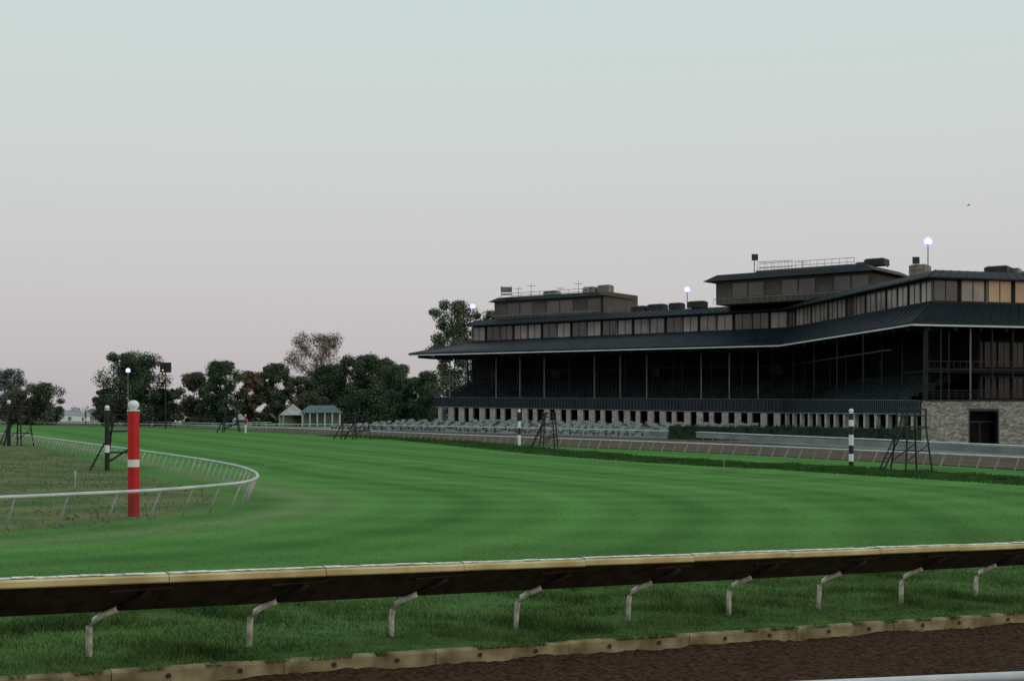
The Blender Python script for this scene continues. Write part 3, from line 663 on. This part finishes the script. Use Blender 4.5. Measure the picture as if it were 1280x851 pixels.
def roofunit(px,D,z0,w,d,h,mt,label):
    x,y=at(px,D); t=thing('rooftop_unit',(x,y,z0),label,'roof unit',-.6)
    m_=MB(); m_.box((0,0,.2+h/2),(w,d,h)); m_.build('casing',M[mt],t,world=False)
    m_=MB(); m_.box((0,-.0,.2+h+.08),(w*.85,d*.85,.14)); m_.build('lid',M['equip'],t,world=False)
    m_=MB()
    for sx in(-1,1):
        for sy in(-1,1): m_.box((sx*w*.42,sy*d*.42,.1),(.15,.15,.25))
    m_.build('feet',M['equipd'],t,world=False)
    m_=MB()
    for k in range(4): m_.box((0,-d/2-.02,.35+h*(k+.5)/4.5),(w*.8,.05,.06))
    m_.build('grille',M['equipd'],t,world=False)
for a in [(800,270,24.5,3.0,2,1.0,'equipd','dark roof unit just right of the left rooftop room'),
          (822,268,24.5,3.6,2,1.2,'equipd','long dark roof unit second from the left rooftop room'),
          (846,264,24.5,2.6,2,1.1,'equipd','dark roof unit left of the middle floodlight'),
          (872,260,24.5,3.4,2,1.1,'equipd','dark roof unit right of the middle floodlight'),
          (738,283,29.2,2.6,2,1.3,'equipt','tan unit on top of the left rooftop room, left one'),
          (757,282,29.3,2.8,2,1.5,'equipt','tan unit on top of the left rooftop room, right one'),
          (690,287,29.1,3.2,2,.9,'equip','low grey unit in the middle of the left rooftop room'),
          (1096,243,30.6,3.6,3,1.1,'equipd','dark box unit on the larger rooftop room'),
          (1078,246,30.6,2.0,2,.8,'equip','small grey unit beside the dark box on the larger rooftop room'),
          (1150,228,24.5,2.8,3,4.4,'equipt','tan housing right of the larger rooftop room'),
          (1248,204,24.5,3.4,3,1.5,'equipd','dark unit above the glazed corner at the right'),
          (1266,205,24.5,2.2,2,1.3,'equipt','tan unit at the far right roof edge')]: roofunit(*a)
def mast(px,D,z0,h,label):
    x,y=at(px,D); t=thing('antenna_mast',(x,y,z0),label,'antenna')
    m_=MB(); m_.tube([(0,0,0),(0,0,h)],.07,5,.04); m_.build('mast_pole',M['colm'],t,world=False)
    m_=MB(); m_.tube([(-.9,0,h*.8),(.9,0,h*.8)],.05,4)
    for k in range(5): m_.tube([(-.8+.4*k,-.3,h*.8),(-.8+.4*k,.3,h*.8)],.035,4)
    m_.build('aerial',M['colm'],t,world=False)
    m_=MB(); m_.box((0,0,.08),(.4,.4,.16)); m_.build('base_plate',M['equipd'],t,world=False)
for a in [(648,288,29.1,2.4,'first short aerial on the left rooftop room'),(664,287,29.1,3.0,'second aerial on the left rooftop room'),(700,286,29.1,2.2,'third aerial on the left rooftop room'),(723,285,29.1,3.3,'tallest aerial on the left rooftop room beside the tan units'),
          (1003,247,30.6,1.6,'short aerial on the larger rooftop room')]: mast(*a)
def rframe(px0,px1,D0,D1,z0,h,label,n):
    a=at(px0,D0); b=at(px1,D1); t=thing('roof_railing',(a[0],a[1],z0),label,'railing')
    m_=MB()
    for z in(h*.5,h): m_.tube([(a[0],a[1],z0+z),(b[0],b[1],z0+z)],.07,5)
    m_.build('rail_bar',M['railw'],t)
    for k in range(n): p=lerp(a,b,k/(n-1)); m_=MB(); m_.tube([(p[0],p[1],z0-.5),(p[0],p[1],z0+h)],.055,5); m_.build('rail_post',M['railw'],t)
rframe(950,1068,252.5,243,30.8,1.5,'white safety railing along the larger rooftop room',14)
rframe(947,990,258,255,30.8,2.4,'taller white railing behind the first at the left end of the roof',6)
rframe(640,735,291,280,29.1,1.2,'thin white railing along the left rooftop room',9)
x,y=at(633,289); t=thing('roof_tower_frame',(x,y,29.0),'small pale box tower standing on the left end of the left rooftop room','tower frame')
m_=MB()
for sx in(-1,1):
    for sy in(-1,1): m_.tube([(sx*1.1,sy*1.1,0),(sx*1.1,sy*1.1,2.6)],.09,5)
m_.build('frame_legs',M['gutter'],t,world=False)
m_=MB(); m_.box((0,0,1.9),(2.4,2.4,.9)); m_.box((0,0,.9),(2.3,2.3,.12)); m_.build('louvre_box',M['equip'],t,world=False)
def flood(px,y,D,z0,label,r=.42,name='floodlight'):
    x,Y=at(px,D); z=CAM+(HZ-y)*D/F; t=thing(name,(x,Y,z0),label,'floodlight'); h=z-z0
    m_=MB(); m_.tube([(0,0,0),(0,0,h-.3)],.09,6); m_.build('pole',M['colm'],t,world=False)
    m_=MB(); m_.tube([(0,.05,h),(0,.5,h+.02)],r*1.9,16,r*.6); m_.build('glare_halo',M['lampv'],t,world=False)  # glowing disc shaped as the halo around the lamp
    m_=MB(); m_.ball((0,-.1,h),r,14,10); m_.build('lamp',M['lamp'],t,True,world=False)
    m_=MB(); m_.box((0,.1,h-.45),(r*1.6,.15,.12)); m_.build('bracket',M['equipd'],t,world=False)
flood(1160,302,216,24.5,'lit white violet floodlight on the right end of the grandstand roof',.40)
flood(859,362,262,24.5,'lit violet floodlight at the middle of the grandstand roof',.34)
flood(591,383,289,24.3,'lit violet floodlight at the left end of the grandstand roof',.32)
g=at(160,300); flood(160,463,300,float(zf(*g)),'lit lamp on a tall pole in front of the big dark tree',.28)
for px,y,D,lb in((943,322,252,'dark angled loudspeaker at the left end of the larger rooftop room'),(1144,326,227,'dark loudspeaker on the tan housing at the right')):
    x,Y=at(px,D); z=CAM+(HZ-y)*D/F; t=thing('loudspeaker',(x,Y,z-1.8),lb,'loudspeaker')
    m_=MB(); m_.tube([(0,0,-1.2),(0,0,1.5)],.08,5); m_.build('stand',M['equipd'],t,world=False)
    m_=MB(); m_.add([(-.6,-.5,1.2),(.6,-.5,1.2),(.6,-.4,2.4),(-.6,-.4,2.4),(-.3,.4,1.5),(.3,.4,1.5),(.3,.4,2.1),(-.3,.4,2.1)],[(0,1,2,3),(5,4,7,6),(1,5,6,2),(4,0,3,7),(3,2,6,7),(4,5,1,0)]); m_.build('horn',M['equipd'],t,world=False)
g=at(207,300); z0=float(zf(*g)); t=thing('light_mast',(g[0],g[1],z0),'tall thin mast with a dark square lamp housing left of centre trees','light mast')
h=CAM+(HZ-453)*300/F-z0
m_=MB(); m_.tube([(0,0,0),(0,0,h-.2)],.16,8,.1); m_.build('pole',M['black'],t,world=False)
for s in(-1,1):
    m_=MB(); m_.box((s*.62,0,h-1.1),(1.1,.8,2.2)); m_.build('lamp_housing',M['black'],t,world=False)
m_=MB(); m_.box((-.5,-.43,h-1.7),(.4,.05,.25)); m_.build('amber_lamp',M['orange'],t,world=False)
m_=MB(); m_.box((0,0,h-1.2),(2.6,.15,.15)); m_.build('crossarm',M['black'],t,world=False)
# ------------------------------------------------------------------ benches on the apron
x,y,z=ap(3.2,.2)
bn=thing('bench',(x,y,z),'pale slatted bench among the rows on the apron before the long grandstand','bench',0,'benches on the apron')
m_=MB(); [m_.box((0,-.16+.16*k,.45),(1.5,.17,.05)) for k in range(3)]; m_.build('seat',M['bench'],bn,world=False)
m_=MB(); [m_.box((0,.28+.03*k,.58+.13*k),(1.5,.04,.10)) for k in range(3)]; m_.box((-.5,.33,.7),(.06,.06,.4)); m_.box((.5,.33,.7),(.06,.06,.4)); m_.build('backrest',M['bench'],bn,world=False)
for s in(-1,1): m_=MB(); m_.box((s*.65,0,.22),(.07,.5,.44)); m_.box((s*.65,.3,.5),(.06,.14,.6)); m_.build('leg',M['equip'],bn,world=False)
T_=treeof(bn); random.seed(11); first=True
for b in (.08,.17,.26,.35,.44,.53,.62,.71,.80,.89):
    a=3.12+random.uniform(0,.04)
    while a<6.2:
        p=ap(a,b); q=ap(a+.05,b); r_=math.atan2(q[1]-p[1],q[0]-p[0])+math.pi+random.uniform(-.15,.15)
        loc=(p[0]+random.uniform(-.25,.25),p[1]+random.uniform(-.3,.3),p[2])
        if first: bn.location=loc; bn.rotation_euler=(0,0,r_); first=False
        else: dup(bn,loc,r_,tree=T_)
        l=math.hypot(q[0]-p[0],q[1]-p[1])/.05; a+=3.4/l*(1.7 if random.random()<.15 else random.uniform(.85,1.1))
for b in(.62,.74,.86):
    a=1.25
    while a<2.5:
        p=ap(a,b); q=ap(a+.05,b); r_=math.atan2(q[1]-p[1],q[0]-p[0])+math.pi; l=math.hypot(q[0]-p[0],q[1]-p[1])/.05
        dup(bn,p,r_,'pale bench behind the hedge before the right hand wing of the grandstand','benches behind the hedge',T_); a+=2.9/l
def leaves(cs,rs,n,size,seed,shell=.55):
    r=np.random.default_rng(seed); k=r.integers(0,len(cs),n); d=r.normal(0,1,(n,3)); d/=np.linalg.norm(d,axis=1)[:,None]
    rad=shell+(1-shell)*r.uniform(0,1,n)**.6+np.abs(r.normal(0,.14,n)); c=cs[k]+d*rs[k]*rad[:,None]
    nr=d+np.array([0,0,.5])+r.normal(0,.45,(n,3)); nr/=np.linalg.norm(nr,axis=1)[:,None]
    a=np.cross(nr,r.normal(0,1,(n,3))); a/=np.linalg.norm(a,axis=1)[:,None]; b=np.cross(nr,a)
    s=(size*r.uniform(.5,1.4,n))[:,None]; V=np.stack([c-a*s,c-b*s*.6,c+a*s,c+b*s*.6],1).reshape(-1,3)
    return V,np.arange(4*n).reshape(-1,4)
def hedge(P,Q,w,h,label):
    l=math.hypot(Q[0]-P[0],Q[1]-P[1]); n=int(l*2); t=thing('clipped_hedge',(P[0],P[1],P[2]),label,'hedge')
    m_=MB(); m_.slab(P[:2],Q[:2],w*.8,P[2],P[2]+h*.9,Q[2],Q[2]+h*.9); m_.build('hedge_core',M['hedge'],t)
    f=rng.uniform(0,1,(n*9,1)); A=np.array(P);B=np.array(Q); cs=A+(B-A)*f-A; cs[:,2]+=rng.uniform(.1,h-.1,n*9); cs[:,1]+=rng.uniform(-.1,w,n*9)
    V,Fc=leaves(cs,np.full((len(cs),3),.28),n*160,.09,5,.3); link(npmesh('hedge_leaves',V,Fc,M['hedge']),'hedge_leaves',t)
def gz(px,y,up=0): p=G(px,y); return (p[0],p[1],float(zf(*p))+up)
hedge(gz(836,549),gz(962,553),1.2,2.1,'low dark clipped hedge left of the right wing behind the grey rail')
hedge(gz(964,553),gz(1142,560),1.2,2.3,'longer dark hedge running to the stone end of the grandstand')
# ------------------------------------------------------------------ trees
LM={'dark':leafm('dark foliage',(.040,.060,.038),(.078,.108,.060)),'mid':leafm('mid foliage',(.060,.082,.054),(.112,.138,.086)),
    'olive':leafm('olive brown foliage',(.080,.080,.052),(.140,.126,.082)),
    'brown':leafm('autumn brown foliage',(.16,.125,.10),(.25,.20,.165)),'rust':leafm('rusty foliage',(.145,.092,.060),(.21,.150,.105)),
    'far':leafm('hazy foliage',(.115,.128,.126),(.165,.178,.17))}  # 'far' leaves have haze put into their colour
def tree(px,D,ytop,wpx,kind,label,seed,n=9000,cb=.10,nb=40,size=None,sh=.2,bl=1.0):
    x,y=at(px,D); z0=float(zf(x,y)); H=CAM+(HZ-ytop)*D/F-z0; W=wpx*D/F; r=np.random.default_rng(seed)
    t=thing('broadleaf_tree',(x,y,z0),label,'tree')
    cs=[];rs=[]
    for i in range(nb):
        u=(i+.5)/nb; zc=cb+(1-cb)*u
        prof=(math.sin(math.pi*(.20+.68*u))**.6)
        ang=i*2.4+r.uniform(-.6,.6); rad=W/2*prof*(r.uniform(.2,.88)); s=W*r.uniform(.09,.17)*bl
        cs.append((rad*math.cos(ang),rad*math.sin(ang),min(max(zc*H,s*.6),H-s*.7))); rs.append((s,s,s*r.uniform(.6,.95)))
    for k in range(6):
        cs.append((r.uniform(-.16,.16)*W,r.uniform(-.1,.1)*W,H*r.uniform(.2,.9)));rs.append((W*.17,W*.17,H*.12))
    cs.append((r.uniform(-.08,.08)*W,0,H*.94)); rs.append((W*.10,W*.10,H*.06))
    cs=np.array(cs);rs=np.array(rs)
    tr=MB(); top=(r.uniform(-.4,.4),r.uniform(-.4,.4),H*.72)
    tr.tube([(0,0,-.3),(0,0,H*.12),(top[0]*.5,top[1]*.5,H*.4),top],W*.022+.12,7,.06); tr.build('trunk',M['bark'],t,True,world=False)
    lb=MB()
    for i in range(0,nb,2):
        c=cs[i]; h0=max(H*.10,c[2]-H*.22); lb.tube([(top[0]*h0/H,top[1]*h0/H,h0),(c[0]*.5,c[1]*.5,(h0+c[2])/2+.2),tuple(c)],.13,4,.03)
    lb.build('limbs',M['bark'],t,world=False)
    V,Fc=leaves(cs,rs,n,size or max(.16,D*.00075),seed,sh); link(npmesh('crown',V,Fc,LM[kind]),'crown',t)
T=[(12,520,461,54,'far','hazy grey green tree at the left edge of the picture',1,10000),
   (52,470,478,56,'mid','small green tree right of the hazy left edge tree',2,11000),
   (22,466,488,44,'olive','low bushy tree at the foot of the left edge tree',21,8000),
   (166,430,441,94,'dark','big dark round tree behind the lit lamp pole',3,30000),
   (132,436,486,38,'mid','small bushy tree at the left foot of the big round tree',31,8000),
   (206,440,486,46,'dark','low dark tree just right of the big round tree',22,10000),
   (242,430,466,54,'olive','dull olive tree left of the two green ones',4,14000),
   (276,420,451,62,'dark','dark green tree with rounded top left of the rusty tree',5,20000),
   (316,430,464,46,'rust','rusty brown tree between two green trees',6,14000),
   (346,430,454,52,'mid','grey green tree right of the rusty brown tree',7,16000),
   (374,442,470,44,'olive','olive tree filling the gap left of the tall brown tree',41,10000),
   (400,450,416,104,'brown','tall airy brown tree with thin autumn crown, the tallest on the left',8,19000),
   (412,425,456,68,'dark','dark green tree in front of the tall brown tree',9,19000),
   (452,420,444,82,'dark','wide dark green tree right of the tall brown tree',10,24000),
   (480,428,448,56,'olive','olive brown tree crown behind the wide dark green tree',32,12000),
   (494,410,455,62,'mid','green tree with uneven top near the grandstand end',11,16000),
   (518,400,472,52,'dark','low dark tree nearest the left end of the grandstand',12,13000),
   (388,405,490,50,'olive','low olive bush like tree directly behind the pavilion',33,9000),
   (470,400,486,96,'dark','low wide dark thicket tree in front of the group near the grandstand',34,16000),
   (534,390,464,50,'dark','dark tree partly hidden by the left end of the grandstand',13,11000),
   (568,345,376,80,'mid','tall leafy tree rising behind the left end of the grandstand roof',14,26000),
   (606,350,388,52,'mid','tree crown behind the leftmost floodlight',15,10000)]
for a in T: tree(a[0],a[1],a[2],a[3],a[4],a[5],a[6],a[7],cb=.03 if a[4]!='brown' else .2,nb=48 if a[3]>55 else 32,sh=.2 if a[4]!='brown' else .05,bl=1.0 if a[4]!='brown' else .75,size=None if a[4]!='brown' else .25)
cs=[];rs=[]
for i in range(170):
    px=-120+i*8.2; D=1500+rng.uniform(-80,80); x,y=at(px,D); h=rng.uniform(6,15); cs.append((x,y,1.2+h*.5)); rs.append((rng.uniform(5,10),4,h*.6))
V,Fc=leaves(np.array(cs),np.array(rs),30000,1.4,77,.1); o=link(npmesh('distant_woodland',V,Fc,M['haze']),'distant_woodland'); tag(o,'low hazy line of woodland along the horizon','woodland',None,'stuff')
def barn(px,D,w,h,label,steeple=False):
    x,y=at(px,D); z0=float(zf(x,y)); t=thing('barn',(x,y,z0),label,'building',.2)
    m_=MB(); m_.box((0,0,h*.3),(w,w*.5,h*.6)); m_.build('wall',M['white'],t,world=False)
    m_=MB(); a=w*.53;b=w*.28; m_.add([(-a,-b,h*.6),(a,-b,h*.6),(a,b,h*.6),(-a,b,h*.6),(-a,0,h),(a,0,h)],[(0,1,5,4),(2,3,4,5),(0,4,3),(1,2,5),(3,2,1,0)]); m_.build('roof',M['hazeroof'],t,world=False)
    m_=MB(); m_.box((0,-w*.25-.05,h*.25),(w*.15,.1,h*.4)); m_.build('door',M['equip'],t,world=False)
    if steeple: m_=MB(); m_.box((0,0,h),(w*.12,w*.12,h*.5)); m_.tube([(0,0,h*1.25),(0,0,h*1.8)],w*.08,4,.05); m_.build('cupola',M['white'],t,world=False)
barn(88,900,14,7,'small pale far building left of the far red pole'); barn(104,880,8,6,'far pale building with a cupola above the far red pole',True); barn(222,700,10,6,'pale far building glimpsed between tall mast and reddish tree')
x,y=at(402,385); z0=float(zf(x,y)); t=thing('pavilion',(x,y,z0),'small pavilion with teal hipped roof and white columns below the trees','pavilion',.1)
m_=MB(); a,b=6.0,4; m_.add([(-a,-b,3.9),(a,-b,3.9),(a,b,3.9),(-a,b,3.9),(-a+2.5,0,6.0),(a-2.5,0,6.0)],[(0,1,5,4),(2,3,4,5),(3,0,4),(1,2,5),(3,2,1,0)]); m_.build('roof',M['tealroof'],t,world=False)
for k in range(6):
    for s in(-1,1): m_=MB(); m_.box((-5.2+2.08*k,s*3.4,1.95),(.35,.35,3.9)); m_.build('column',M['railw'],t,world=False)
m_=MB(); m_.box((0,1.5,1.8),(10,3,3.6)); m_.build('wall',M['railg'],t,world=False)
m_=MB(); m_.box((0,-3.4,.55),(11,.1,1.1)); m_.build('counter',M['tealroof'],t,world=False)
def tent(px,D,w,h,label):
    x,y=at(px,D); z0=float(zf(x,y)); t=thing('tent',(x,y,z0),label,'tent',.35)
    m_=MB(); a=w/2; m_.add([(-a,-a,h*.5),(a,-a,h*.5),(a,a,h*.5),(-a,a,h*.5),(0,0,h),],[(0,1,4),(1,2,4),(2,3,4),(3,0,4)]); m_.build('canopy',M['railf'],t,world=False)
    for sx in(-1,1):
        for sy in(-1,1): m_=MB(); m_.tube([(sx*a*.96,sy*a*.96,0),(sx*a*.96,sy*a*.96,h*.5)],.1,5); m_.build('tent_pole',M['railw'],t,world=False)
    m_=MB(); m_.box((0,a*.9,h*.25),(w*.95,.08,h*.5)); m_.build('side_wall',M['railf'],t,world=False)
tent(366,400,7,6.6,'white peaked tent left of the teal roofed pavilion'); tent(300,405,4,3.8,'small white tent under the rusty brown tree')
x,y=at(1211,120); z=CAM+(HZ-257)*120/F; t=thing('bird',(x,y,z),'tiny dark bird in flight in the sky at upper right','bird')
m_=MB(); m_.tube([(-.16,0,0),(-.08,0,.02),(.05,0,.02),(.15,0,.03)],.035,6,.015); m_.build('body',M['black'],t,world=False)
for s in(-1,1): m_=MB(); m_.add([(.05,0,.03),(-.06,0,.03),(-.08,s*.22,.10),(.0,s*.24,.10)],[(0,1,2,3)]); m_.build('wing',M['black'],t,world=False)
# ------------------------------------------------------------------ world, sun, camera
w=bpy.data.worlds.new('World'); sc.world=w; w.use_nodes=True; nt=w.node_tree; N=nt.nodes; L=nt.links
bg=N['Background']; geo=N.new('ShaderNodeTexCoord'); sx=N.new('ShaderNodeSeparateXYZ'); L.new(geo.outputs['Generated'],sx.inputs[0])
cr=N.new('ShaderNodeValToRGB'); e=cr.color_ramp.elements
stops=[(0,(.455,.425,.455)),(.042,(.52,.485,.50)),(.10,(.58,.565,.57)),(.186,(.61,.64,.63)),(.29,(.595,.69,.67)),(.5,(.66,.78,.78)),(1,(.68,.84,.92))]  # upper stops added brighter than twilight to light the ground
e[0].position=0; e[0].color=(*stops[0][1],1); e[1].position=1; e[1].color=(*stops[-1][1],1)
for p,c in stops[1:-1]: k=e.new(p); k.color=(*c,1)
L.new(sx.outputs[2],cr.inputs[0]); L.new(cr.outputs[0],bg.inputs[0]); bg.inputs[1].default_value=1.0
sky=N.new('ShaderNodeTexSky'); sky.sky_type='NISHITA'; sky.sun_disc=False; sky.sun_elevation=math.radians(6); sky.sun_rotation=math.radians(115)
b2=N.new('ShaderNodeBackground'); b2.inputs[1].default_value=.005; L.new(sky.outputs[0],b2.inputs[0])
ad=N.new('ShaderNodeAddShader'); L.new(bg.outputs[0],ad.inputs[0]); L.new(b2.outputs[0],ad.inputs[1]); L.new(ad.outputs[0],N['World Output'].inputs[0])
sd=bpy.data.lights.new('sun','SUN'); sd.energy=.5; sd.angle=math.radians(12); sd.color=(1,.78,.6); so=bpy.data.objects.new('sun',sd); col.objects.link(so)
from mathutils import Vector
az=math.radians(115); el=math.radians(8); dv=Vector((math.sin(az)*math.cos(el),math.cos(az)*math.cos(el),math.sin(el)))
so.rotation_euler=dv.to_track_quat('Z','Y').to_euler()
cd=bpy.data.cameras.new('camera'); cam=bpy.data.objects.new('camera',cd); col.objects.link(cam); cam.location=(0,0,CAM); cam.rotation_euler=(math.radians(90),0,0)
cd.sensor_width=36; cd.lens=36*F/1280; cd.shift_y=(HZ-425.5)/1280; cd.clip_end=20000; cd.clip_start=.1; sc.camera=cam
